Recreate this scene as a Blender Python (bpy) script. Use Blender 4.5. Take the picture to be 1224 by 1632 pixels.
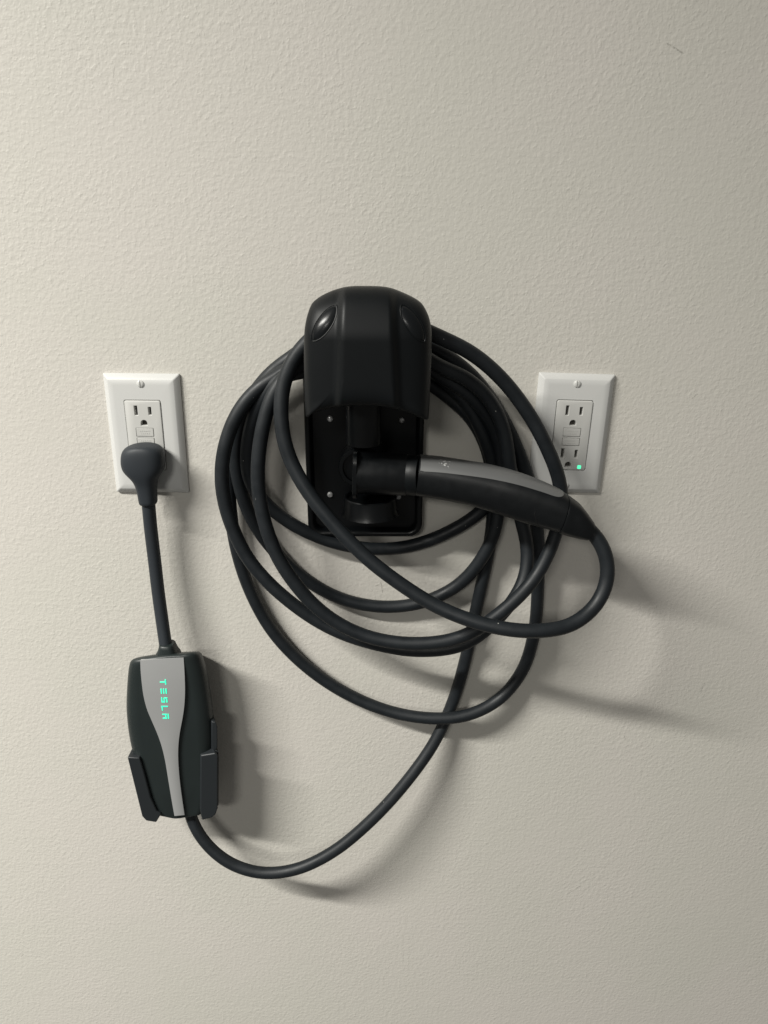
import bpy, bmesh, math, random
from mathutils import Vector, Matrix

# ------------------------------------------------------------------ reset
for o in list(bpy.data.objects):
    bpy.data.objects.remove(o)
scene = bpy.context.scene
COL = scene.collection
random.seed(7)
R = math.radians

# ------------------------------------------------------------------ camera
CAM_D, CAM_H, PITCH, FPX = 0.671, 1.45, R(20.0), 1200.0
cam_data = bpy.data.cameras.new("camera")
cam_data.sensor_fit = 'VERTICAL'
cam_data.sensor_height = 36.0
cam_data.lens = 36.0 * FPX / 1632.0
cam_data.clip_start = 0.01
cam_data.clip_end = 50.0
cam = bpy.data.objects.new("camera", cam_data)
COL.objects.link(cam)
cam.location = (0, -CAM_D, CAM_H)
cam.rotation_euler = (R(90) - PITCH, 0, 0)
scene.camera = cam

# ------------------------------------------------------------------ world (dim bounce of the white garage)
world = bpy.data.worlds.new("World")
scene.world = world
world.use_nodes = True
bg = world.node_tree.nodes["Background"]
bg.inputs[0].default_value = (1.0, 0.98, 0.92, 1)
bg.inputs[1].default_value = 0.122

# ------------------------------------------------------------------ lamps (garage strip lights up to the left)
def strip_light(name, loc, aim, sx, sy, power, col):
    """rectangular lamp, long side kept parallel to the wall, shining along aim"""
    d = bpy.data.lights.new(name, 'AREA')
    d.shape = 'RECTANGLE'; d.size = sx; d.size_y = sy; d.energy = power; d.color = col
    o = bpy.data.objects.new(name, d); COL.objects.link(o)
    z = -Vector(aim).normalized(); x = Vector((1, 0, 0)); x = (x - z*x.dot(z)).normalized(); y = z.cross(x)
    o.matrix_world = Matrix.Translation(loc) @ Matrix((x, y, z)).transposed().to_4x4()
    return o
WARM = (1.0, 0.98, 0.92)
strip_light("ceiling_strip_light", (-1.85, -1.3, 2.95), (-.17, -.35, -1), 1.60, 0.17, 328.0, WARM)
strip_light("far_ceiling_light", (-1.00, -3.6, 2.75), (1.0, 3.6, -1.65), 0.9, 0.35, 24.0, WARM)

scene.view_settings.view_transform = 'Standard'
scene.view_settings.look = 'None'
scene.view_settings.exposure = 0.0
scene.view_settings.gamma = 1.0

# ------------------------------------------------------------------ helpers
def at(px, py, s=0.0):
    """point on the plane s metres in front of the wall"""
    u = (px - 612.0) / FPX; v = (816.0 - py) / FPX
    dy = math.cos(PITCH) + v * math.sin(PITCH)
    dz = -math.sin(PITCH) + v * math.cos(PITCH)
    t = (CAM_D - s) / dy
    return Vector((u * t, -s, CAM_H + dz * t))

def mesh_obj(name, verts, faces, mat, parent=None, sharp=35, smooth=True):
    me = bpy.data.meshes.new(name)
    me.from_pydata([tuple(v) for v in verts], [], faces)
    bm = bmesh.new(); bm.from_mesh(me)
    bmesh.ops.recalc_face_normals(bm, faces=bm.faces)
    bm.to_mesh(me); bm.free()
    if smooth:
        for p in me.polygons: p.use_smooth = True
        me.set_sharp_from_angle(angle=R(sharp))
    me.materials.append(mat)
    o = bpy.data.objects.new(name, me); COL.objects.link(o)
    if parent: o.parent = parent
    return o

def loft(loops, cap0=True, cap1=True, closed=True):
    n = len(loops[0]); V = [p for l in loops for p in l]; F = []
    for i in range(len(loops) - 1):
        for k in range(n if closed else n - 1):
            k2 = (k + 1) % n
            F.append((i * n + k, i * n + k2, (i + 1) * n + k2, (i + 1) * n + k))
    if cap0: F.append(tuple(range(n))[::-1])
    if cap1: F.append(tuple((len(loops) - 1) * n + k for k in range(n)))
    return V, F

def rrect(w, h, r, n=6):
    """rounded rectangle, XZ pairs"""
    out = []
    for cx, cz, a0 in ((w/2-r, h/2-r, 0), (-w/2+r, h/2-r, 90), (-w/2+r, -h/2+r, 180), (w/2-r, -h/2+r, 270)):
        for k in range(n + 1):
            a = R(a0 + 90.0 * k / n)
            out.append((cx + r * math.cos(a), cz + r * math.sin(a)))
    return out

def lift(loop, s, c=(0, 0)):
    return [Vector((x + c[0], -s, z + c[1])) for x, z in loop]

def inset(poly, d):
    """shrink a convex-ish closed XZ polygon by d"""
    n = len(poly); out = []
    area = sum(poly[i][0]*poly[(i+1) % n][1] - poly[(i+1) % n][0]*poly[i][1] for i in range(n))
    sg = 1 if area > 0 else -1
    for i in range(n):
        p0 = Vector(poly[i-1]); p1 = Vector(poly[i]); p2 = Vector(poly[(i+1) % n])
        e1 = (p1-p0).normalized(); e2 = (p2-p1).normalized()
        n1 = Vector((-e1.y, e1.x))*sg; n2 = Vector((-e2.y, e2.x))*sg
        m = (n1+n2)
        if m.length < 1e-6: m = n1
        m.normalize(); c = max(0.45, m.dot(n1))
        q = p1 + m*(d/c); out.append((q.x, q.y))
    return out

def catmull(pts, step=0.003):
    """resampled centripetal-ish spline through the points"""
    P = [pts[0]*2-pts[1]] + pts + [pts[-1]*2-pts[-2]]
    out = []
    for i in range(1, len(P)-2):
        p0, p1, p2, p3 = P[i-1:i+3]
        d1 = max((p1-p0).length, 1e-6)**.5; d2 = max((p2-p1).length, 1e-6)**.5; d3 = max((p3-p2).length, 1e-6)**.5
        m1 = (p1-p0)/d1 - (p2-p0)/(d1+d2) + (p2-p1)/d2
        m2 = (p2-p1)/d2 - (p3-p1)/(d2+d3) + (p3-p2)/d3
        m1 *= d2; m2 *= d2
        n = max(2, int((p2-p1).length/step))
        for k in range(n):
            t = k/n
            out.append(p1*(2*t**3-3*t*t+1) + m1*(t**3-2*t*t+t) + p2*(-2*t**3+3*t*t) + m2*(t**3-t*t))
    out.append(pts[-1])
    return out

def relax(path, it):
    for _ in range(it):
        q = path[:]
        for i in range(1, len(path)-1):
            q[i] = path[i]*.5 + (path[i-1]+path[i+1])*.25
        path = q
    return path

def tube(path, r, n=16):
    loops = []; t = (path[1]-path[0]).normalized()
    nrm = t.orthogonal().normalized()
    for i, p in enumerate(path):
        a = path[max(i-1, 0)]; b = path[min(i+1, len(path)-1)]
        t = (b-a).normalized()
        nrm = (nrm - t*nrm.dot(t)).normalized()
        bi = t.cross(nrm); rr = r[i] if isinstance(r, list) else r
        loops.append([p + nrm*(rr*math.cos(2*math.pi*k/n)) + bi*(rr*math.sin(2*math.pi*k/n)) for k in range(n)])
    return loft(loops)

def cyl_loops(c, axis, prof, n=40):
    """lathe profile [(distance along axis, radius)]"""
    axis = Vector(axis).normalized(); a = axis.orthogonal().normalized(); b = axis.cross(a)
    return [[c + axis*d + a*(r*math.cos(2*math.pi*k/n)) + b*(r*math.sin(2*math.pi*k/n)) for k in range(n)] for d, r in prof]

def box_vf(x0, x1, s0, s1, z0, z1):
    V = [Vector((x, -s, z)) for s in (s0, s1) for z in (z0, z1) for x in (x0, x1)]
    return V, [(0, 1, 3, 2), (4, 6, 7, 5), (0, 4, 5, 1), (2, 3, 7, 6), (0, 2, 6, 4), (1, 5, 7, 3)]

def bevel(o, w, seg=2, ang=30):
    m = o.modifiers.new("bevel", 'BEVEL'); m.width = w; m.segments = seg
    m.limit_method = 'ANGLE'; m.angle_limit = R(ang); m.harden_normals = False
    return o

def cut(o, VFs):
    """subtract closed shapes from o, baked into its mesh"""
    V, F = [], []
    for v, f in VFs:
        b = len(V); V += v; F += [tuple(i+b for i in q) for q in f]
    c = mesh_obj("cutter", V, F, o.data.materials[0], smooth=False)
    c.parent = o.parent
    m = o.modifiers.new("cut", 'BOOLEAN'); m.operation = 'DIFFERENCE'; m.solver = 'EXACT'; m.object = c
    dg = bpy.context.evaluated_depsgraph_get(); dg.update()
    me = bpy.data.meshes.new_from_object(o.evaluated_get(dg))
    o.modifiers.clear(); old = o.data; nm = old.name; o.data = me
    bpy.data.meshes.remove(old); me.name = nm
    bpy.data.objects.remove(c)
    for p in me.polygons: p.use_smooth = True
    me.set_sharp_from_angle(angle=R(30))
    return o

def thing(name, label, cat, loc=(0, 0, 0), group=None):
    o = bpy.data.objects.new(name, None); COL.objects.link(o)
    o.empty_display_size = 0.02; o.location = loc
    o["label"] = label; o["category"] = cat
    if group: o["group"] = group
    return o

# ------------------------------------------------------------------ materials
def mat(name, col, rough=0.5, metal=0.0, bump=None, var=0.0, vscale=60.0, spec=0.5, emit=None, coat=0.0, rvar=0.0, dust=0.0):
    m = bpy.data.materials.new(name); m.use_nodes = True
    nt = m.node_tree; b = nt.nodes["Principled BSDF"]
    b.inputs["Base Color"].default_value = (*col, 1)
    b.inputs["Roughness"].default_value = rough
    b.inputs["Metallic"].default_value = metal
    b.inputs["Specular IOR Level"].default_value = spec
    b.inputs["Coat Weight"].default_value = coat
    tc = nt.nodes.new("ShaderNodeTexCoord")
    if var:
        n = nt.nodes.new("ShaderNodeTexNoise"); n.inputs["Scale"].default_value = vscale; n.inputs["Detail"].default_value = 5
        nt.links.new(tc.outputs["Object"], n.inputs["Vector"])
        mx = nt.nodes.new("ShaderNodeMix"); mx.data_type = 'RGBA'
        mx.inputs[6].default_value = (*[c*(1-var) for c in col], 1)
        mx.inputs[7].default_value = (*[min(1, c*(1+var)) for c in col], 1)
        nt.links.new(n.outputs[0], mx.inputs[0]); nt.links.new(mx.outputs[2], b.inputs["Base Color"])
        if rvar:
            mr = nt.nodes.new("ShaderNodeMapRange")
            mr.inputs[1].default_value = .3; mr.inputs[2].default_value = .7
            mr.inputs[3].default_value = rough-rvar; mr.inputs[4].default_value = rough+rvar
            nt.links.new(n.outputs[0], mr.inputs[0]); nt.links.new(mr.outputs[0], b.inputs["Roughness"])
    if dust:
        vo = nt.nodes.new("ShaderNodeTexVoronoi"); vo.inputs["Scale"].default_value = 210
        nt.links.new(tc.outputs["Object"], vo.inputs["Vector"])
        c1 = nt.nodes.new("ShaderNodeMath"); c1.operation = 'LESS_THAN'; c1.inputs[1].default_value = .10
        nt.links.new(vo.outputs["Distance"], c1.inputs[0])
        sp_ = nt.nodes.new("ShaderNodeSeparateColor"); nt.links.new(vo.outputs["Color"], sp_.inputs[0])
        c2 = nt.nodes.new("ShaderNodeMath"); c2.operation = 'GREATER_THAN'; c2.inputs[1].default_value = 1-dust
        nt.links.new(sp_.outputs[0], c2.inputs[0])
        c3 = nt.nodes.new("ShaderNodeMath"); c3.operation = 'MULTIPLY'
        nt.links.new(c1.outputs[0], c3.inputs[0]); nt.links.new(c2.outputs[0], c3.inputs[1])
        md = nt.nodes.new("ShaderNodeMix"); md.data_type = 'RGBA'; md.inputs[7].default_value = (.35, .35, .33, 1)
        nt.links.new(mx.outputs[2], md.inputs[6]); nt.links.new(c3.outputs[0], md.inputs[0])
        nt.links.new(md.outputs[2], b.inputs["Base Color"])
    if bump:
        n2 = nt.nodes.new("ShaderNodeTexNoise"); n2.inputs["Scale"].default_value = bump[0]; n2.inputs["Detail"].default_value = 3
        nt.links.new(tc.outputs["Object"], n2.inputs["Vector"])
        bp = nt.nodes.new("ShaderNodeBump"); bp.inputs["Strength"].default_value = bump[1]; bp.inputs["Distance"].default_value = bump[2]
        nt.links.new(n2.outputs[0], bp.inputs["Height"]); nt.links.new(bp.outputs[0], b.inputs["Normal"])
    if emit:
        b.inputs["Emission Color"].default_value = (*emit[0], 1); b.inputs["Emission Strength"].default_value = emit[1]
    return m

def wall_material():
    m = bpy.data.materials.new("painted_orange_peel_plaster"); m.use_nodes = True
    nt = m.node_tree; N = nt.nodes; L = nt.links; b = N["Principled BSDF"]
    tc = N.new("ShaderNodeTexCoord")
    def noise(scale, detail=2.0, rough=.5, dist=0.0):
        n = N.new("ShaderNodeTexNoise"); n.inputs["Scale"].default_value = scale
        n.inputs["Detail"].default_value = detail; n.inputs["Roughness"].default_value = rough
        n.inputs["Distortion"].default_value = dist
        L.new(tc.outputs["Object"], n.inputs["Vector"]); return n.outputs[0]
    def maprange(x, a, b_, c, d, smooth=True):
        r = N.new("ShaderNodeMapRange"); r.interpolation_type = 'SMOOTHSTEP' if smooth else 'LINEAR'
        for i, v in enumerate((a, b_, c, d)): r.inputs[i+1].default_value = v
        L.new(x, r.inputs[0]); return r.outputs[0]
    def math_(op, x, y):
        n = N.new("ShaderNodeMath"); n.operation = op
        for i, v in enumerate((x, y)):
            if isinstance(v, (int, float)): n.inputs[i].default_value = v
            else: L.new(v, n.inputs[i])
        return n.outputs[0]
    # knock-down splats + fine roller stipple + slow undulation
    a = maprange(noise(290, 2.0, .5, .15), .52, .70, 0, 1)
    f = noise(520, 2, .5)
    g = noise(75, 2, .5)
    p = noise(265, 1.2, .45)
    h = math_('ADD', math_('ADD', math_('MULTIPLY', a, .30), math_('MULTIPLY', p, 1.15)), math_('ADD', math_('MULTIPLY', f, .28), math_('MULTIPLY', g, .8)))
    h = math_('MULTIPLY', h, maprange(noise(9, 3, .55), .34, .66, .80, 1.12))
    bp = N.new("ShaderNodeBump"); bp.inputs["Strength"].default_value = 0.34; bp.inputs["Distance"].default_value = 0.0009
    L.new(h, bp.inputs["Height"]); L.new(bp.outputs[0], b.inputs["Normal"])
    # paint colour with faint uneven tint
    mx = N.new("ShaderNodeMix"); mx.data_type = 'RGBA'
    mx.inputs[6].default_value = (0.590, 0.572, 0.520, 1); mx.inputs[7].default_value = (0.610, 0.582, 0.538, 1)
    L.new(maprange(noise(5, 3, .5), .35, .68, 0, 1), mx.inputs[0])
    # scuffs: thin short strokes on the paint
    sep = N.new("ShaderNodeSeparateXYZ"); L.new(tc.outputs["Object"], sep.inputs[0])
    mask = None
    for (p, q, wd) in SCUFFS:
        A = at(*p); B = at(*q); dx, dz = B.x-A.x, B.z-A.z; l2 = dx*dx+dz*dz
        ax = math_('SUBTRACT', sep.outputs[0], A.x); az = math_('SUBTRACT', sep.outputs[2], A.z)
        t = math_('DIVIDE', math_('ADD', math_('MULTIPLY', ax, dx), math_('MULTIPLY', az, dz)), l2)
        cl = N.new("ShaderNodeClamp"); L.new(t, cl.inputs[0]); t = cl.outputs[0]
        ex = math_('SUBTRACT', ax, math_('MULTIPLY', t, dx)); ez = math_('SUBTRACT', az, math_('MULTIPLY', t, dz))
        d = math_('SQRT', math_('ADD', math_('MULTIPLY', ex, ex), math_('MULTIPLY', ez, ez)), 0)
        k = maprange(d, wd*.2, wd, 1, 0)
        mask = k if mask is None else math_('MAXIMUM', mask, k)
    mask = math_('MULTIPLY', mask, maprange(noise(500, 1), .35, .6, .08, .42))
    mx2 = N.new("ShaderNodeMix"); mx2.data_type = 'RGBA'; mx2.inputs[7].default_value = (0.12, 0.11, 0.095, 1)
    L.new(mx.outputs[2], mx2.inputs[6]); L.new(mask, mx2.inputs[0])
    L.new(mx2.outputs[2], b.inputs["Base Color"])
    b.inputs["Roughness"].default_value = 0.55
    b.inputs["Specular IOR Level"].default_value = 0.35
    return m
SCUFFS = [((1064, 70), (1089, 85), .0010), ((1116, 1103), (1123, 1090), .0008), ((607, 928), (610, 944), .0009),
          ((598, 934), (603, 932), .0009), ((905, 1425), (925, 1412), .0007), ((1103, 635), (1112, 628), .0006),
          ((34, 1524), (37, 1521), .0009), ((995, 1172), (997, 1178), .0009), ((960, 1040), (985, 1034), .0005)]

M_WALL = wall_material()
M_PLATE = mat("white_nylon", (0.60, 0.60, 0.585), 0.40, var=.03, vscale=20, bump=(900, .05, .0003))
M_DEVICE = mat("white_receptacle_plastic", (0.56, 0.557, 0.535), 0.42, var=.03, vscale=30)
M_BUTTON = mat("pale_grey_button_plastic", (0.53, 0.527, 0.505), 0.5)
M_SCREWW = mat("painted_white_screw", (0.60, 0.60, 0.58), 0.3)
M_GREEN = mat("green_indicator", (0.05, 0.5, 0.3), 0.4, emit=((0.10, 1.0, 0.50), 1.1))
M_LETTER = mat("green_led_letter", (0.05, 0.6, 0.45), 0.4, emit=((0.04, 1.0, 0.46), 0.8))
M_CABLE = mat("black_rubber_cable", (0.0098, 0.0124, 0.0150), 0.50, var=.25, vscale=90, bump=(700, .12, .0003), spec=.38, rvar=.07, dust=.02)
M_HOOD = mat("matte_black_hood_plastic", (0.0036, 0.0046, 0.0054), 0.45, var=.15, vscale=40, bump=(2500, .12, .0002), spec=.24)
M_BLACK = mat("black_holder_plastic", (0.0022, 0.0028, 0.0034), 0.33, bump=(1800, .08, .0002), spec=.36)
M_GLOSS = mat("glossy_black_plastic", (0.006, 0.007, 0.008), 0.27, spec=.3)
M_GRIP = mat("satin_black_grip_plastic", (0.0040, 0.0048, 0.0056), 0.40, var=.2, vscale=120, bump=(2000, .1, .0002), spec=.34, rvar=.06, dust=.010)
M_SEAM = mat("grip_seam", (0.004, 0.004, 0.004), 0.6)
M_PLUG = mat("charcoal_plug_rubber", (0.021, 0.0255, 0.031), 0.55, var=.12, vscale=60, bump=(1500, .1, .0002), spec=.4)
M_BOX = mat("charcoal_housing_plastic", (0.014, 0.0195, 0.0195), 0.44, var=.12, vscale=40, bump=(1800, .1, .0002), spec=.45)
M_BRACKET = mat("dark_bracket_plastic", (0.015, 0.018, 0.0205), 0.46, bump=(1800, .1, .0002), spec=.45)
M_SILVER = mat("silver_grey_panel", (0.42, 0.425, 0.425), 0.38, metal=.35, var=.04, vscale=30)
M_SLOT_SHADE = mat("dark_slot_shade", (0.06, 0.055, 0.045), 0.5)  # dark colour paints the shade deep inside the outlet slots
M_CHROME = mat("bright_steel_screw", (0.6, 0.6, 0.6), 0.3, metal=.6)

def silver_scuffed():
    m = mat("scuffed_silver_strip", (0.135, 0.137, 0.137), 0.42, metal=.25)
    nt = m.node_tree; N = nt.nodes; L = nt.links; b = N["Principled BSDF"]
    tc = N.new("ShaderNodeTexCoord")
    c = at(711, 735.5, .072)
    vm = N.new("ShaderNodeVectorMath"); vm.operation = 'SUBTRACT'; vm.inputs[1].default_value = c
    L.new(tc.outputs["Object"], vm.inputs[0])
    sc = N.new("ShaderNodeVectorMath"); sc.operation = 'MULTIPLY'; sc.inputs[1].default_value = (1/.0085, 1/.012, 1/.0045)
    L.new(vm.outputs[0], sc.inputs[0])
    ln = N.new("ShaderNodeVectorMath"); ln.operation = 'LENGTH'; L.new(sc.outputs[0], ln.inputs[0])
    nz = N.new("ShaderNodeTexNoise"); nz.inputs["Scale"].default_value = 420; nz.inputs["Detail"].default_value = 4
    L.new(tc.outputs["Object"], nz.inputs["Vector"])
    ad = N.new("ShaderNodeMath"); ad.operation = 'MULTIPLY_ADD'; ad.inputs[1].default_value = 2.2
    L.new(nz.outputs[0], ad.inputs[0]); L.new(ln.outputs["Value"], ad.inputs[2])
    mr = N.new("ShaderNodeMapRange"); mr.inputs[1].default_value = 1.55; mr.inputs[2].default_value = 1.85
    mr.inputs[3].default_value = 1; mr.inputs[4].default_value = 0
    L.new(ad.outputs[0], mr.inputs[0])
    mx = N.new("ShaderNodeMix"); mx.data_type = 'RGBA'
    mx.inputs[6].default_value = (0.135, 0.137, 0.137, 1); mx.inputs[7].default_value = (0.45, 0.45, 0.44, 1)
    L.new(mr.outputs[0], mx.inputs[0]); L.new(mx.outputs[2], b.inputs["Base Color"])
    bp = N.new("ShaderNodeBump"); bp.inputs["Strength"].default_value = .6; bp.inputs["Distance"].default_value = .0008
    L.new(mr.outputs[0], bp.inputs["Height"]); L.new(bp.outputs[0], b.inputs["Normal"])
    return m
M_STRIP = silver_scuffed()

# ------------------------------------------------------------------ wall
V, F = box_vf(-2.2, 2.2, -0.12, 0.0, 0.0, 2.7)
wall = mesh_obj("wall", V, F, M_WALL, smooth=False)
wall["kind"] = "structure"

# ------------------------------------------------------------------ wall outlets
def slot_vf(cx, cz, w, h, depth=.0080, face=.0073):
    # chamfered blade slot: flared mouth then straight shaft
    lo = [lift(rrect(w+f*2, h+f*2, .0004, 2), s, (cx, cz)) for f, s in ((.0006, face+.001), (.0006, face+.0002), (0, face-.0006), (0, face-depth))]
    return loft(lo)
def ground_vf(cx, cz, r, depth=.0080, face=.0073):
    def lp(rr, s):
        P = [(cx+rr*math.cos(R(a)), cz+rr*math.sin(R(a))) for a in range(0, 181, 15)]
        P += [(cx-rr, cz-rr*.75), (cx+rr, cz-rr*.75)]
        return [Vector((x, -s, z)) for x, z in P]
    return loft([lp(r+.0006, face+.001), lp(r+.0006, face+.0002), lp(r, face-.0006), lp(r, face-depth)])

def make_outlet(label, px, py, roll):
    c = at(px, py, 0)
    t = thing("wall_outlet", label, "outlet", (c.x, -0.0003, c.z), "outlets with white cover plates")
    t.rotation_euler = (0, roll, 0); t.scale = (.97, .97, .97)
    W, H = .0698, .1143
    ow, oh = .0339, .0670
    loops = [lift(rrect(W, H, .0012), 0), lift(rrect(W, H, .0012), .0016), lift(rrect(W-.0008, H-.0008, .0012), .0024),
             lift(rrect(W-.0090, H-.0090, .0012), .0058), lift(rrect(W-.0105, H-.0105, .0012), .0062),
             lift(rrect(W-.020, H-.020, .0012), .0064),
             lift(rrect(ow+.0008, oh+.0008, .0022), .0064), lift(rrect(ow, oh, .0020), .0060), lift(rrect(ow, oh, .0020), .0012)]
    mesh_obj("cover_plate", *loft(loops, True, False), M_PLATE, t, sharp=24)
    dw, dh = .0331, .0662
    lo = [lift(rrect(dw, dh, .0019), .0006), lift(rrect(dw, dh, .0019), .0066), lift(rrect(dw-.0006, dh-.0006, .0018), .0071), lift(rrect(dw-.0014, dh-.0014, .0016), .0073)]
    dev = mesh_obj("receptacle", *loft(lo), M_DEVICE, t, sharp=30)
    cuts = []
    for zb, zg in ((.0238, .0120), (-.0170, -.0283)):
        cuts += [slot_vf(-.0064, zb, .0027, .0088), slot_vf(.0064, zb-.0003, .0026, .0072), ground_vf(0, zg, .0029)]
    mesh_obj("slot_shade_backing", *box_vf(-.012, .012, .0001, .0009, -.031, .031), M_SLOT_SHADE, dev, smooth=False)  # dark sheet in place of the contacts, added so the openings look shaded
    bw = .0158
    cuts += [loft([lift(rrect(bw+.0009, h+.0009, .0004, 2), s, (0, z)) for s in (.009, .0060)]) for z, h in ((.0034, .0075), (-.0057, .0067))]
    cut(dev, cuts)
    for nm, z, h in (("test_button", .0034, .0075), ("reset_button", -.0057, .0067)):
        b = mesh_obj(nm, *loft([lift(rrect(bw-a, h-a, .0005, 2), s, (0, z)) for a, s in ((0, .0058), (0, .0071), (.0006, .0075))]), M_BUTTON, dev)
        Vs, Fs = [], []
        rr = random.Random(3)
        for row, (n, zz) in enumerate(((6, .0012), (5, -.0010))):
            for i in range(n):
                ww = .0008 + rr.random()*.0004; x = (i-(n-1)/2)*.0017
                v, f = box_vf(x-ww/2, x+ww/2, .0073, .00768, z+zz-.0005, z+zz+.0005)
                o0 = len(Vs); Vs += v; Fs += [tuple(k+o0 for k in q) for q in f]
        mesh_obj("embossed_marks", Vs, Fs, M_BUTTON, b, smooth=False)
    for z in (.0484, -.0484):
        prof = [(0, .0034), (.0009, .0033), (.0014, .0026), (.0017, .0014)]
        sc = mesh_obj("screw", *loft(cyl_loops(Vector((0, -.0060, z)), (0, -1, 0), prof, 24)), M_SCREWW, t, sharp=40)
        v, f = box_vf(-.0006, .0006, .0066, .0090, z-.004, z+.004)
        cut(sc, [(v, f)])
    v, f = loft([lift(rrect(.0034-a, .0034-a, .0006, 2), s, (.0107, -.0300)) for a, s in ((0, .0070), (0, .0075), (.0006, .0078))])
    mesh_obj("indicator_light", v, f, M_GREEN, dev)
    return t
make_outlet("white wall outlet at left with charcoal plug in its lower socket", 235.5, 691.5, R(0.6))
make_outlet("white wall outlet at right, empty sockets, tiny green light glowing", 907.8, 691.5, R(1.7))

# ------------------------------------------------------------------ cable holder on the wall
hold = thing("cable_holder", "black plastic cable holder with rounded hood screwed to the wall", "cable holder", (at(582, 700).x, 0, at(582, 857).z))
HB = Vector(hold.location)
def loc_pts(V): return [Vector(v)-HB for v in V]
def hpart(name, V, F, m, parent=None, sharp=35):
    o = mesh_obj(name, [Vector(v)-HB for v in V], F, m, parent or hold, sharp)
    return o
# back plate with raised rim
pl, pr_, pb = at(489, 800, .016).x, at(674, 800, .016).x, at(580, 856, .016).z
pt = at(580, 545, .016).z
pw, ph = pr_-pl, pt-pb; pc = ((pl+pr_)/2, (pt+pb)/2)
loops = [lift(rrect(pw, ph, .013, 10), 0.0006, pc), lift(rrect(pw, ph, .013, 10), .0125, pc), lift(rrect(pw-.0012, ph-.0012, .0125, 10), .0150, pc),
         lift(rrect(pw-.004, ph-.004, .0115, 10), .0160, pc), lift(rrect(pw-.008, ph-.008, .0098, 10), .0160, pc),
         lift(rrect(pw-.0115, ph-.0115, .0085, 10), .0140, pc), lift(rrect(pw-.014, ph-.014, .008, 10), .0075, pc)]
hpart("back_plate", *loft(loops), M_BLACK, sharp=50)
for (x, y) in ((526, 668), (640, 670), (526, 789), (635, 792)):
    c = at(x, y, .009)
    sc = hpart("screw", *loft(cyl_loops(Vector((c.x, -.007, c.z)), (0, -1, 0), [(0, .0027), (.0012, .0027), (.0022, .0021), (.0027, .0010)], 20)), M_CHROME)
    q = c-HB
    w, l = .0004, .0017
    cross = [(w, w), (l, w), (l, -w), (w, -w), (w, -l), (-w, -l), (-w, -w), (-l, -w), (-l, w), (-w, w), (-w, l), (w, l)]
    cut(sc, [loft([lift(cross, sv, (q.x, q.z)) for sv in (.0088, .0112)])])
# upper tube and lower cup
c0 = at(580, 709, .040)
hpart("upper_tube", *loft(cyl_loops(c0, (0, 0, 1), [(0, .0125), (.0004, .0143), (.0012, .0150), (.055, .0150)], 40)), M_BLACK)
c1 = at(590, 790, .034); zb = at(590, 833, .058).z
hh = c1.z - zb
hpart("lower_cup", *loft(cyl_loops(Vector((c1.x, c1.y, c1.z-hh)), (0, 0, 1), [(0, .0262), (.004, .0245), (hh-.0008, .0236), (hh, .0228), (hh-.0002, .0212), (hh-.003, .0205)], 56)), M_BLACK)
# round boss, flange and the sleeve the connector sits in
c2 = at(571, 746, .03)
hpart("round_boss", *loft(cyl_loops(Vector((c2.x, -.007, c2.z)), (0, -1, 0), [(0, .0178), (.021, .0178), (.0225, .0170), (.0225, .0140), (.019, .0135)], 56)), M_BLACK)
A = at(570, 753, .050); B = at(649, 756.5, .0525); ax = (B-A).normalized(); LEN = (B-A).length
SR = .0182
fl = [[A + ax*d + Vector((0, -y, 0)) + Vector((-ax.z, 0, ax.x))*z for y, z in rrect(.037-e, .041-e, .010, 6)] for d, e in ((-.0040, .0012), (-.0034, 0), (-.0006, 0), (0, .0012))]
hpart("flange", *loft(fl), M_BLACK)
hpart("connector_sleeve", *loft(cyl_loops(A, ax, [(0, SR+.0006), (.002, SR+.0002), (LEN-.0015, SR), (LEN-.0005, SR-.0004), (LEN, SR-.0012)], 56)), M_GRIP)
# saddle the cable hangs on (behind the hood)
cs = at(584, 606, .04)
sad = []
for s in (.010, .076):
    lp = [(cs.x+.036*math.cos(R(a)), cs.z+.010+.020*math.sin(R(a))) for a in range(0, 181, 12)] + [(cs.x-.034, cs.z-.006), (cs.x+.034, cs.z-.006)]
    sad.append([Vector((x, -s, z)) for x, z in lp])
hpart("saddle", *loft(sad), M_BLACK)
# hood
HS = 0.088
def mirror_outline(pts, s):
    return [at(x, y, s) for x, y in pts]
hood_px = [(577, 456.5), (551, 458), (524, 466), (500, 480.5), (491.5, 497), (486, 521), (484.5, 546), (485, 610), (487.5, 663),
           (490, 664), (499, 658), (524, 650.5), (551, 647), (577, 645.8), (604, 647.3), (630, 651.5), (655, 659), (670, 666), (681, 668.5), (683, 667),
           (686, 610), (688, 546), (687, 521), (682, 501), (671, 483), (647, 469), (617, 458.5)]
def dense(pts, n):
    """closed smooth resample, corners kept by short segments"""
    P = [Vector(p) for p in pts]; out = []
    m = len(P)
    for i in range(m):
        p0, p1, p2, p3 = P[i-1], P[i], P[(i+1) % m], P[(i+2) % m]
        d = (p2-p1).length; k = max(2, int(d/n))
        for j in range(k):
            t = j/k
            if d < 4: q = p1.lerp(p2, t)
            else:
                a = (p2-p0)*(d/((p1-p0).length+d)); b = (p3-p1)*(d/((p3-p2).length+d))
                q = p1*(2*t**3-3*t*t+1)+a*(t**3-2*t*t+t)+p2*(-2*t**3+3*t*t)+b*(t**3-t*t)
            out.append(q)
    return out
ho = dense(hood_px, 2.2)
hout = [at(p.x, p.y, HS+.012) for p in ho]
hcx = sum((min(p.x for p in hout), max(p.x for p in hout)))/2
hzt, hzb = max(p.z for p in hout), min(p.z for p in hout)
HC = Vector((hcx, 0, hzb + (hzt-hzb)*.52))
HW = (max(p.x for p in hout)-min(p.x for p in hout))/2
def sstep(a, b, x):
    t = min(1, max(0, (x-a)/(b-a))); return t*t*(3-2*t)
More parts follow.
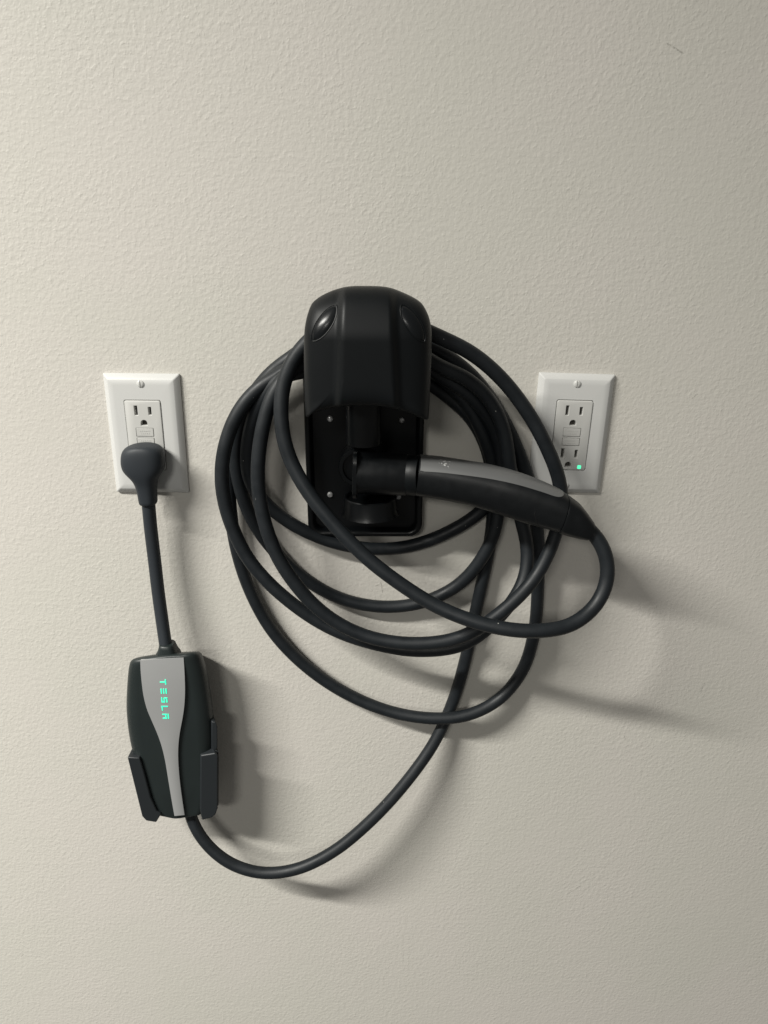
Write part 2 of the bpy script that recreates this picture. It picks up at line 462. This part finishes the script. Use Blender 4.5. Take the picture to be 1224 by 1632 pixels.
def hood_s(x, z, t):
    u = abs(x-hcx)/HW; v = (z-hzb)/(hzt-hzb)
    cw = .335 + .10*(1-v)                         # half width of the flat centre panel
    f = 0.0
    f -= .0045*sstep(cw-.02, cw+.13, u)           # crease beside the centre panel
    f -= .011*max(0, u-cw)**1.5
    f -= .016*max(0, v-.62)**1.7/.38**1.7         # brow leans back
    f += .0008*sstep(.16, .04, v)                 # flared lower lip
    edge = .012*(1-max(0, 1-t**9)**.5)            # rounded rim
    return HS + .024 + f - edge
hout = [at(p.x, p.y, hood_s(q.x, q.z, 1.0)) for p, q in zip(ho, hout)]
NT = 40; rings = []
ts = [0.02] + [1-(1-i/NT)**1.5 for i in range(2, NT+1)]
for t in ts:
    rings.append([Vector((HC.x+(p.x-HC.x)*t, -hood_s(HC.x+(p.x-HC.x)*t, HC.z+(p.z-HC.z)*t, t), HC.z+(p.z-HC.z)*t)) for p in hout])
sk = rings[-1]
rings.append([Vector((p.x, p.y+.008, p.z)) for p in sk])
rings.append([Vector((HC.x+(p.x-HC.x)*.985, -.078, HC.z+(p.z-HC.z)*.985)) for p in sk])
rings.append([Vector((HC.x+(p.x-HC.x)*.955, -.078, HC.z+(p.z-HC.z)*.955)) for p in sk])
rings.append([Vector((HC.x+(p.x-HC.x)*.955, -.088, HC.z+(p.z-HC.z)*.955)) for p in sk])
hood = hpart("hood", *loft(rings, True, True), M_HOOD, sharp=60)
# glossy pointed lenses on the brow
for sgn, (p0, p1) in ((1, ((534.5, 489), (498.5, 542))), (-1, ((641, 489), (675.5, 543)))):
    a = at(*p0, HS+.018); b = at(*p1, HS+.015); mid = (a+b)/2; d = (b-a); L_ = d.length/2; d.normalize()
    nrm = Vector((-d.z, 0, d.x)); HWd = .0053
    def pt_l(t, ang, extra):
        ca, sa = math.cos(ang), math.sin(ang)
        y = HWd*math.copysign(abs(sa)**1.35, sa)*t
        x = L_*math.copysign(abs(ca)**.92, ca)*t
        p = mid + d*x + nrm*y
        r = max(0.0, 1.0)
        # edge parameter of this spot on the hood
        tt = edge_t(p)
        return Vector((p.x, -(hood_s(p.x, p.z, tt)+extra), p.z))
    def edge_t(p):
        best = 1e9; tb = 0
        v = Vector((p.x-HC.x, p.z-HC.z)); an = math.atan2(v.y, v.x)
        for q in hout:
            w = Vector((q.x-HC.x, q.z-HC.z)); da = abs((math.atan2(w.y, w.x)-an+math.pi) % (2*math.pi)-math.pi)
            if da < best: best = da; tb = v.length/w.length
        return min(1, tb)
    N_ = 48
    lp = [[pt_l(t, 2*math.pi*k/N_, e) for k in range(N_)] for t, e in ((.03, .0013), (.3, .0012), (.6, .0009), (.85, .0004), (.96, .0001), (1.0, -.001))]
    hpart("brow_lens", *loft(lp, True, False), M_GLOSS, hood, sharp=60)
    ring = [pt_l(1.06, 2*math.pi*k/N_, .0001) for k in range(N_)]
    nloops = []
    for k in range(N_):
        tg = (ring[(k+1) % N_]-ring[k-1]).normalized(); n1 = Vector((0, -1, 0)); n1 = (n1-tg*n1.dot(tg)).normalized(); n2 = tg.cross(n1)
        nloops.append([ring[k]+n1*(.00042*math.cos(a))+n2*(.00042*math.sin(a)) for a in [i*math.pi/3 for i in range(6)]])
    nloops.append(nloops[0])
    V, F = loft(nloops, False, False)
    hpart("lens_rim", V, F, M_HOOD, hood)

# ------------------------------------------------------------------ connector handle
hnd = thing("connector_handle", "black charging connector handle with silver top strip, resting in the holder", "connector", (at(780, 790, .07).x, 0, at(780, 790, .07).z))
CB = Vector(hnd.location)
def cpart(name, V, F, m, parent=None, sharp=35):
    return mesh_obj(name, [Vector(v) for v in V], F, m, parent, sharp)
SECT = [((668, 726.5), (661, 787), .0560, .0175), ((700, 729.5), (690, 791.5), .0580, .0180), ((740, 735.5), (726, 798), .0610, .0185),
        ((780, 742.5), (763, 807), .0640, .0190), ((820, 752.5), (799, 818.5), .0680, .0190), ((860, 766.5), (836, 831), .0720, .0180),
        ((892, 781), (868, 840), .0760, .0165), ((904, 788.5), (885, 845), .0780, .0155)]
def interp(S, n):
    T = catmull([at(*a, s) for a, b, s, h in S], 1); Bm = None
    def cr(vals, u):
        i = min(int(u), len(vals)-2); t = u-i
        p0 = vals[max(i-1, 0)]; p1 = vals[i]; p2 = vals[i+1]; p3 = vals[min(i+2, len(vals)-1)]
        return (p1*2+(p2-p0)*t+(p0*2-p1*5+p2*4-p3)*t*t+(p1*3-p0-p2*3+p3)*t**3)*.5
    tops = [at(*a, s) for a, b, s, h in S]; bots = [at(*b, s) for a, b, s, h in S]; hs = [h for a, b, s, h in S]
    out = []
    for k in range(n+1):
        u = k/n*(len(S)-1)
        out.append((cr(tops, u), cr(bots, u), cr(hs, u)))
    return out
def sec_pt(sec, a, sc=1.0, n=2.5):
    T, Bt, h = sec; c = (T+Bt)/2; U = (T-Bt)/2
    ca, sa = math.cos(a), math.sin(a)
    return c + U*(math.copysign(abs(ca)**(2/n), ca)*sc) + Vector((0, -h, 0))*(math.copysign(abs(sa)**(2/n), sa)*sc)
NA = 48
secs = interp(SECT, 60)
lp = [[sec_pt(s, 2*math.pi*k/NA) for k in range(NA)] for s in secs]
lp = [[sec_pt(secs[0], 2*math.pi*k/NA, .96) for k in range(NA)]] + lp + [[sec_pt(secs[-1], 2*math.pi*k/NA, .97) for k in range(NA)]]
grip = cpart("grip", *loft(lp), M_GRIP, None, 45)
# nose collar between sleeve and grip
c0 = at(647, 757, .0525); c1 = at(664, 757.5, .0555); axn = (c1-c0).normalized(); ll = (c1-c0).length
collar = cpart("nose_collar", *loft(cyl_loops(c0, axn, [(-.03, .0158), (.0012, .0158), (.0014, .0172), (.0020, .0176), (ll, .0177), (ll+.004, .0170)], 48)), M_HOOD, None)
# silver strip
rows = []
NS = 54
for i in range(NS):
    s = secs[i+1]; u = i/(NS-1)
    w = R(66) - R(24)*u
    if u > .86: w *= max(0.02, 1-((u-.86)/.14)**2.4)**.5
    if u < .02: w *= .97
    angs = [-w+2*w*k/16 for k in range(17)]
    rows.append([sec_pt(s, -w, .97)] + [sec_pt(s, a, 1.016) for a in angs] + [sec_pt(s, w, .97)])
first = [sec_pt(secs[1], a, .96) for a in [0]*19]
first = [p.lerp(sec_pt(secs[1], 0, .5), .1) for p in rows[0]]; last = [p.lerp(sec_pt(secs[NS], 0, .5), .1) for p in rows[-1]]
rows = [first]+rows+[last]
strip = cpart("silver_strip", *loft(rows, False, False, closed=False), M_STRIP, grip, 50)
# seam across the underside of the grip
seam = []
for k in range(26):
    a = R(95)+R(78)*k/25
    i = 46+int(5*math.sin(math.pi*.5*k/25))
    seam.append(sec_pt(secs[i-3], a, 1.0))
seam = relax(catmull(seam, .0015), 8)
cpart("seam_line", *tube(seam, .00028, 6), M_SEAM, grip)
# boot
BS = [((905, 789), (886, 845.5), .0782, .0158), ((916, 797), (897, 849.5), .0790, .0150), ((926, 805), (909, 853), .0800, .0142), ((937, 818.5), (921, 856), .0812, .0125), ((946.5, 832), (933, 858.5), .0825, .0100)]
bsec = interp(BS, 24)
lp = [[sec_pt(bsec[0], 2*math.pi*k/NA, .93, 2.8) for k in range(NA)]] + [[sec_pt(s, 2*math.pi*k/NA, 1.0 if 0 < i < 24 else .985, 2.8) for k in range(NA)] for i, s in enumerate(bsec)]
boot = cpart("cable_boot", *loft(lp), M_GRIP, None, 40)
for o in (grip, collar, boot):
    o.parent = hnd; o.matrix_parent_inverse = Matrix.Translation(-CB)

# ------------------------------------------------------------------ coiled cable (one run: handle -> seven hangs -> control box)
K = [  # (px, py, stand-off)
 # out of the handle, round in front, up the left, over the saddle
 (936,841,.082),(949,852,.084),(966,885,.088),(968,925,.092),(950,965,.098),(911,996,.106),(861,1005.5,.112),(816,1004,.112),(757,991,.107),
 (699,968,.099),(643,934,.093),(583,888,.087),(535,839,.081),(495,790,.075),(466,741,.069),(452,700,.066),(447.5,657,.063),(450,620,.060),(464,579,.058),(494,541,.058),
 (540,512,.058),(590,505,.058),(645,514,.058),
 # R1 -> L2
 (700,537,.056),(752,563,.052),(800,604,.048),(843,660,.046),(873,716,.046),(892,768,.044),(894,815,.042),(882,862,.044),(856,916,.050),(815,962,.060),(739,1014,.070),(667,1026,.070),(595,1017.5,.067),(543,996,.065),(502,966,.064),(459,915,.062),(436,874,.060),(419,822,.058),(411,770,.057),(413,716,.056),(422,667,.054),(435,628,.052),(454,600,.049),(490,570,.046),(535,535,.044),(590,528,.043),(640,545,.042),
 # R3 -> L3
 (700,584,.040),(745,604,.037),(782,640,.033),(803,685,.030),(811,735,.029),(819,785,.028),(832,833,.029),(841,880,.034),(835,925,.042),(806,972,.050),(742,1026,.056),(667,1037,.055),(601,1027,.053),(549,1011,.051),(508,991,.050),(471,966,.050),(427,928,.049),(391,884,.047),(360,810,.046),(353,755,.045),(360,705,.044),(380,656,.042),(412,618,.039),(455,592,.035),(500,556,.033),(550,520,.032),(600,512,.032),(650,535,.031),
 # R2 -> L6 (big low loop)
 (700,560,.028),(745,592,.022),(785,640,.015),(815,695,.013),(838,752,.012),(852,810,.011),(858,870,.010),(857,940,.010),(851,1010,.010),(832,1070,.010),(795,1115,.015),(745,1140,.021),(690,1145,.021),
 (625,1135,.016),(555,1107,.012),(490,1064,.010),(435,1007,.010),(398,940,.010),(377,875,.011),(367,810,.012),(365,745,.013),(375,690,.015),(398,638,.018),(432,594,.021),(470,566,.022),(520,532,.022),(590,520,.021),(650,550,.020),
 # R4 -> inner loop two (L5)
 (700,598,.018),(742,640,.016),(769,690,.015),(786,740,.014),(794,790,.014),(790,840,.017),(768,890,.016),(728,934,.010),(670,961,.0085),
 (605,967,.0085),(540,953,.0085),(480,918,.010),(432,872,.013),(400,825,.016),(382,775,.018),(375,725,.021),(382,680,.026),(405,635,.032),(440,598,.035),(490,576,.034),(540,548,.033),(590,540,.032),(645,560,.028),
 # hidden right strand -> inner loop one (L4)
 (705,600,.028),(752,632,.026),(786,680,.019),(800,735,.017),(793,780,.012),(765,816,.0085),(715,848,.0085),(655,870,.0085),
 (595,875,.009),(530,864,.011),(470,838,.015),(425,804,.020),(397,763,.025),(394,715,.029),(403,668,.034),(424,627,.038),(452,598,.040),(495,590,.036),(545,562,.030),(595,556,.022),(645,585,.014),
 # tail down to the control box
 (705,625,.009),(750,665,.009),(775,712,.009),(786,765,.009),(786,820,.009),(780,870,.009),(769,925,.009),(756,985,.010),(742,1050,.0085),(723,1115,.0072),(694,1180,.017),(650,1243,.029),(592,1307,.039),(530,1358,.046),(470,1386,.048),(415,1391,.048),(365,1375,.045),(328,1344,.040),(308,1312,.034),(300,1285,.029),(297,1262,.025)]
path = relax(catmull([at(*k) for k in K], .003), 12)
cab = mesh_obj("charging_cable", *tube(path, .00615, 20), M_CABLE)
cab["label"] = "long black charging cable coiled in loose loops over the holder"
cab["category"] = "cable"

# ------------------------------------------------------------------ plug with its short cord
plug = thing("power_plug", "charcoal right-angle power plug with short cord, pushed into left outlet", "plug", at(236, 803, .02))
PB = Vector(plug.location)
PS = [(708.5, 228, 11, .010, .0200), (710, 228, 22, .0115, .0200), (714, 228, 29.5, .0125, .0203), (721, 228, 33.8, .0130, .0206), (733, 228, 35, .0133, .0208),
      (743, 228.5, 34.2, .0133, .0208), (750, 229, 31.5, .0131, .0208), (756.5, 230, 26, .0125, .0210), (763, 231.5, 20.3, .0115, .0212), (771, 233, 17, .0102, .0215), (782, 234.5, 15.2, .0095, .0218), (794, 235.7, 14.4, .0091, .0221), (801, 236.4, 14, .0089, .0222), (803.5, 236.7, 12.6, .0080, .0222)]
lp = []
for y, x, hw, hd, s in PS:
    c = at(x, y, s); e = at(x+hw, y, s).x-c.x
    lp.append([c + Vector((math.copysign(abs(math.cos(a))**.85, math.cos(a))*e, -math.copysign(abs(math.sin(a))**.8, math.sin(a))*hd, 0)) for a in [2*math.pi*k/40 for k in range(40)]])
# blades reaching into the outlet
hd_ = mesh_obj("plug_head", [v-PB for v in loft(lp)[0]], loft(lp)[1], M_PLUG, plug, 50)
ss = hd_.modifiers.new("smooth", 'SUBSURF'); ss.levels = 1; ss.render_levels = 1
ck = [(236.3, 799, .0222), (240, 840, .021), (246, 890, .021), (253, 950, .0235), (260, 1000, .0275), (265, 1035, .032)]
V, F = tube(relax(catmull([at(*k) for k in ck], .003), 6), .0061, 20)
mesh_obj("cord", [v-PB for v in V], F, M_PLUG, plug)

# ------------------------------------------------------------------ control box
box = thing("control_box", "charcoal charger control box with silver face panel and glowing green letters", "control box", at(285, 1301, .03))
BB = Vector(box.location)
def bpart(name, V, F, m, parent=None, sharp=35):
    return mesh_obj(name, [Vector(v)-BB for v in V], F, m, parent or box, sharp)
ol = [(219, 1047.5), (240, 1044), (270, 1041), (300, 1039.5), (311, 1039.5), (317, 1044), (321, 1055), (326, 1072), (332, 1105), (337, 1145), (339, 1190), (338, 1230), (335, 1272), (327, 1294), (318, 1296.5),
      (305, 1298), (280, 1300.5), (257, 1297.5), (247, 1295), (238, 1284), (230, 1262), (216, 1222), (207, 1190), (202, 1160), (199.5, 1128), (200.5, 1095), (202.5, 1070), (205, 1056), (210, 1050)]
old = dense(ol, 5)
OUT = [(at(p.x, p.y, .039).x, at(p.x, p.y, .039).z) for p in old]
def shrink(poly, d, e):
    cx = sum(p[0] for p in poly)/len(poly); cz = sum(p[1] for p in poly)/len(poly)
    w = max(p[0] for p in poly)-min(p[0] for p in poly); h = max(p[1] for p in poly)-min(p[1] for p in poly)
    return [(cx+(x-cx)*(1-2*d/w), cz+(z-cz)*(1-2*e/h)) for x, z in poly]
bl = [(.004, .014, .022), (.010, .008, .0175), (.018, .0035, .0125), (.027, .0008, .0072), (.033, 0, .004), (.037, .0006, .0018), (.0405, .0030, .0004), (.0428, .0068, .0004), (.0442, .0110, .0012), (.0446, .0150, .0020)]
body = bpart("housing", *loft([lift(shrink(OUT, d, e), s) for s, d, e in bl]), M_BOX, sharp=40)
# silver face panel
sp = [(223.5, 1052.5), (245, 1050.5), (270, 1049), (292.5, 1048), (294, 1070), (294.8, 1100), (293.8, 1125), (290.5, 1147), (286.5, 1168), (284, 1190), (284, 1215), (286.5, 1245), (290, 1272), (294, 1299),
      (278, 1300.5), (274, 1278), (268.5, 1245), (263, 1212), (256.5, 1186), (247, 1160), (237, 1137), (229.5, 1113), (225.5, 1085)]
def panel_s(z):  # face follows the housing: leans back towards the top and bottom
    zt = at(258, 1050, .042).z; zb_ = at(286, 1300, .042).z; v = (z-zb_)/(zt-zb_)
    return .0480 - .0020*max(0, v-.78)**2/.0484
left = [(223.5, 1052.5), (224, 1068), (225.5, 1085), (228.5, 1108), (234, 1130), (241, 1147), (250.5, 1169), (257.5, 1189), (263, 1212), (268.5, 1245), (274, 1278), (278, 1300.5)]
right = [(292.5, 1048), (293.6, 1065), (294.4, 1083), (294.8, 1104), (293.4, 1127), (290.6, 1146), (286.6, 1167), (284.2, 1188), (284, 1212), (286.5, 1245), (290, 1272), (294, 1299)]
Lp = catmull([Vector((x, y, 0)) for x, y in left], 6); Rp = catmull([Vector((x, y, 0)) for x, y in right], 6)
nrow = 40; rows = []
def along(P, t):
    f = t*(len(P)-1); i = min(int(f), len(P)-2); return P[i].lerp(P[i+1], f-i)
for i in range(nrow+1):
    a = along(Lp, i/nrow); b = along(Rp, i/nrow)
    row = []
    for k in range(13):
        t = k/12; p = a.lerp(b, t)
        q = at(p.x, p.y, .0468); s = panel_s(q.z) - .0007*(2*t-1)**2
        q = at(p.x, p.y, s); row.append(q)
    e0 = row[0].copy(); e0.y += .0035; e0.x += .0003; e1 = row[-1].copy(); e1.y += .0035; e1.x -= .0003
    rows.append([e0]+row+[e1])
f0 = [p+Vector((0, .0035, -.0003)) for p in rows[0]]; f1 = [p+Vector((0, .0035, .0003)) for p in rows[-1]]
panel = bpart("face_panel", *loft([f0]+rows+[f1], False, False, closed=False), M_SILVER, body, 40)
# glowing letters, reading downwards
G = {'T': [((0, .9), (1, .9)), ((.5, .0), (.5, .72))],
     'E': [((0, .06), (1, .06)), ((0, .5), (1, .5)), ((0, .94), (1, .94))],
     'S': [((0, .06), (1, .06)), ((0, .5), (1, .5)), ((0, .94), (1, .94)), ((.0, .5), (0, .94)), ((1, .06), (1, .5))],
     'L': [((.06, 0), (.06, 1)), ((.06, .06), (1, .06))],
     'A': [((0, .94), (1, .94)), ((.0, 0), (0, .6)), ((1, 0), (1, .6)), ((0, .5), (1, .5))]}
for ch, (x, y) in zip("TESLA", ((260.3, 1087), (261, 1101.5), (262, 1115.5), (262.6, 1128.5), (264.5, 1141.5))):
    c = at(x, y, panel_s(at(x, y, .046).z)); wa, hb, th = .0044, .0054, .00055
    Vs, Fs = [], []
    for j, ((a0, b0), (a1, b1)) in enumerate(G[ch]):
        xs = sorted((c.x+(b0-.5)*hb, c.x+(b1-.5)*hb)); zs = sorted((c.z-(a0-.5)*wa, c.z-(a1-.5)*wa))
        sf = -c.y
        v, f = box_vf(xs[0]-th, xs[1]+th, sf-.001, sf+.0003+.00002*j, zs[0]-th, zs[1]+th)
        o0 = len(Vs); Vs += v; Fs += [tuple(k+o0 for k in q) for q in f]
    bpart("glowing_letter", Vs, Fs, M_LETTER, panel)
# strain relief on top
lp = []
for y, xc, hw, hd, s in ((1046, 268, 21, .0105, .031), (1041, 268, 19, .0105, .0315), (1036, 267.5, 15.5, .0098, .0318), (1030, 267, 13, .0088, .032), (1026.5, 266.5, 12, .0084, .032), (1025, 266.3, 10.5, .0074, .032)):
    c = at(xc, y, s); e = at(xc+hw, y, s).x-c.x
    lp.append([c+Vector((math.copysign(abs(math.cos(a))**.7, math.cos(a))*e, -math.copysign(abs(math.sin(a))**.7, math.sin(a))*hd, 0)) for a in [2*math.pi*k/32 for k in range(32)]])
bpart("strain_relief", *loft(lp), M_BOX)

# ------------------------------------------------------------------ wall bracket clasping the box
brk = thing("wall_bracket", "dark plastic wall bracket clasping the lower half of the control box", "bracket", at(280, 1300, .0))
KB = Vector(brk.location)
def kpart(name, polypx, sp_, s0, s1, bev=.0012, lean=0.0):
    P = [(at(x, y, sp_).x, at(x, y, sp_).z) for x, y in polypx]
    V, F = loft([lift(P, s0, (lean, 0)), lift(P, s1)])
    o = mesh_obj(name, [v-KB for v in V], F, M_BRACKET, brk, 30)
    bevel(o, bev, 3, 25); return o
kpart("front_lip", [(203, 1206.5), (222.5, 1207.5), (230, 1232), (240, 1270), (250, 1293), (257, 1297), (249, 1310.5), (233, 1308), (226.5, 1301)], .047, .0330, .0475)
kpart("front_lip", [(320, 1204), (343, 1200), (347.5, 1203), (347.5, 1288), (344, 1298), (338, 1303), (322.5, 1307), (319.5, 1291)], .047, .0330, .0475, .0012, -.006)
kpart("side_wall", [(203.3, 1207), (208.5, 1207), (232, 1303), (227, 1301)], .047, .004, .0420, .0006, .014)
kpart("side_wall", [(342, 1201), (347, 1203.5), (347, 1288), (341, 1300)], .047, .004, .0420, .0006, -.018)
kpart("clip_tab", [(337, 1150), (344, 1151), (347, 1160), (347, 1192), (342, 1201), (337, 1203)], .041, .026, .041, .0012, -.006)
kpart("back_plate", [(222, 1120), (318, 1115), (330, 1270), (250, 1275)], .006, .0008, .0065)
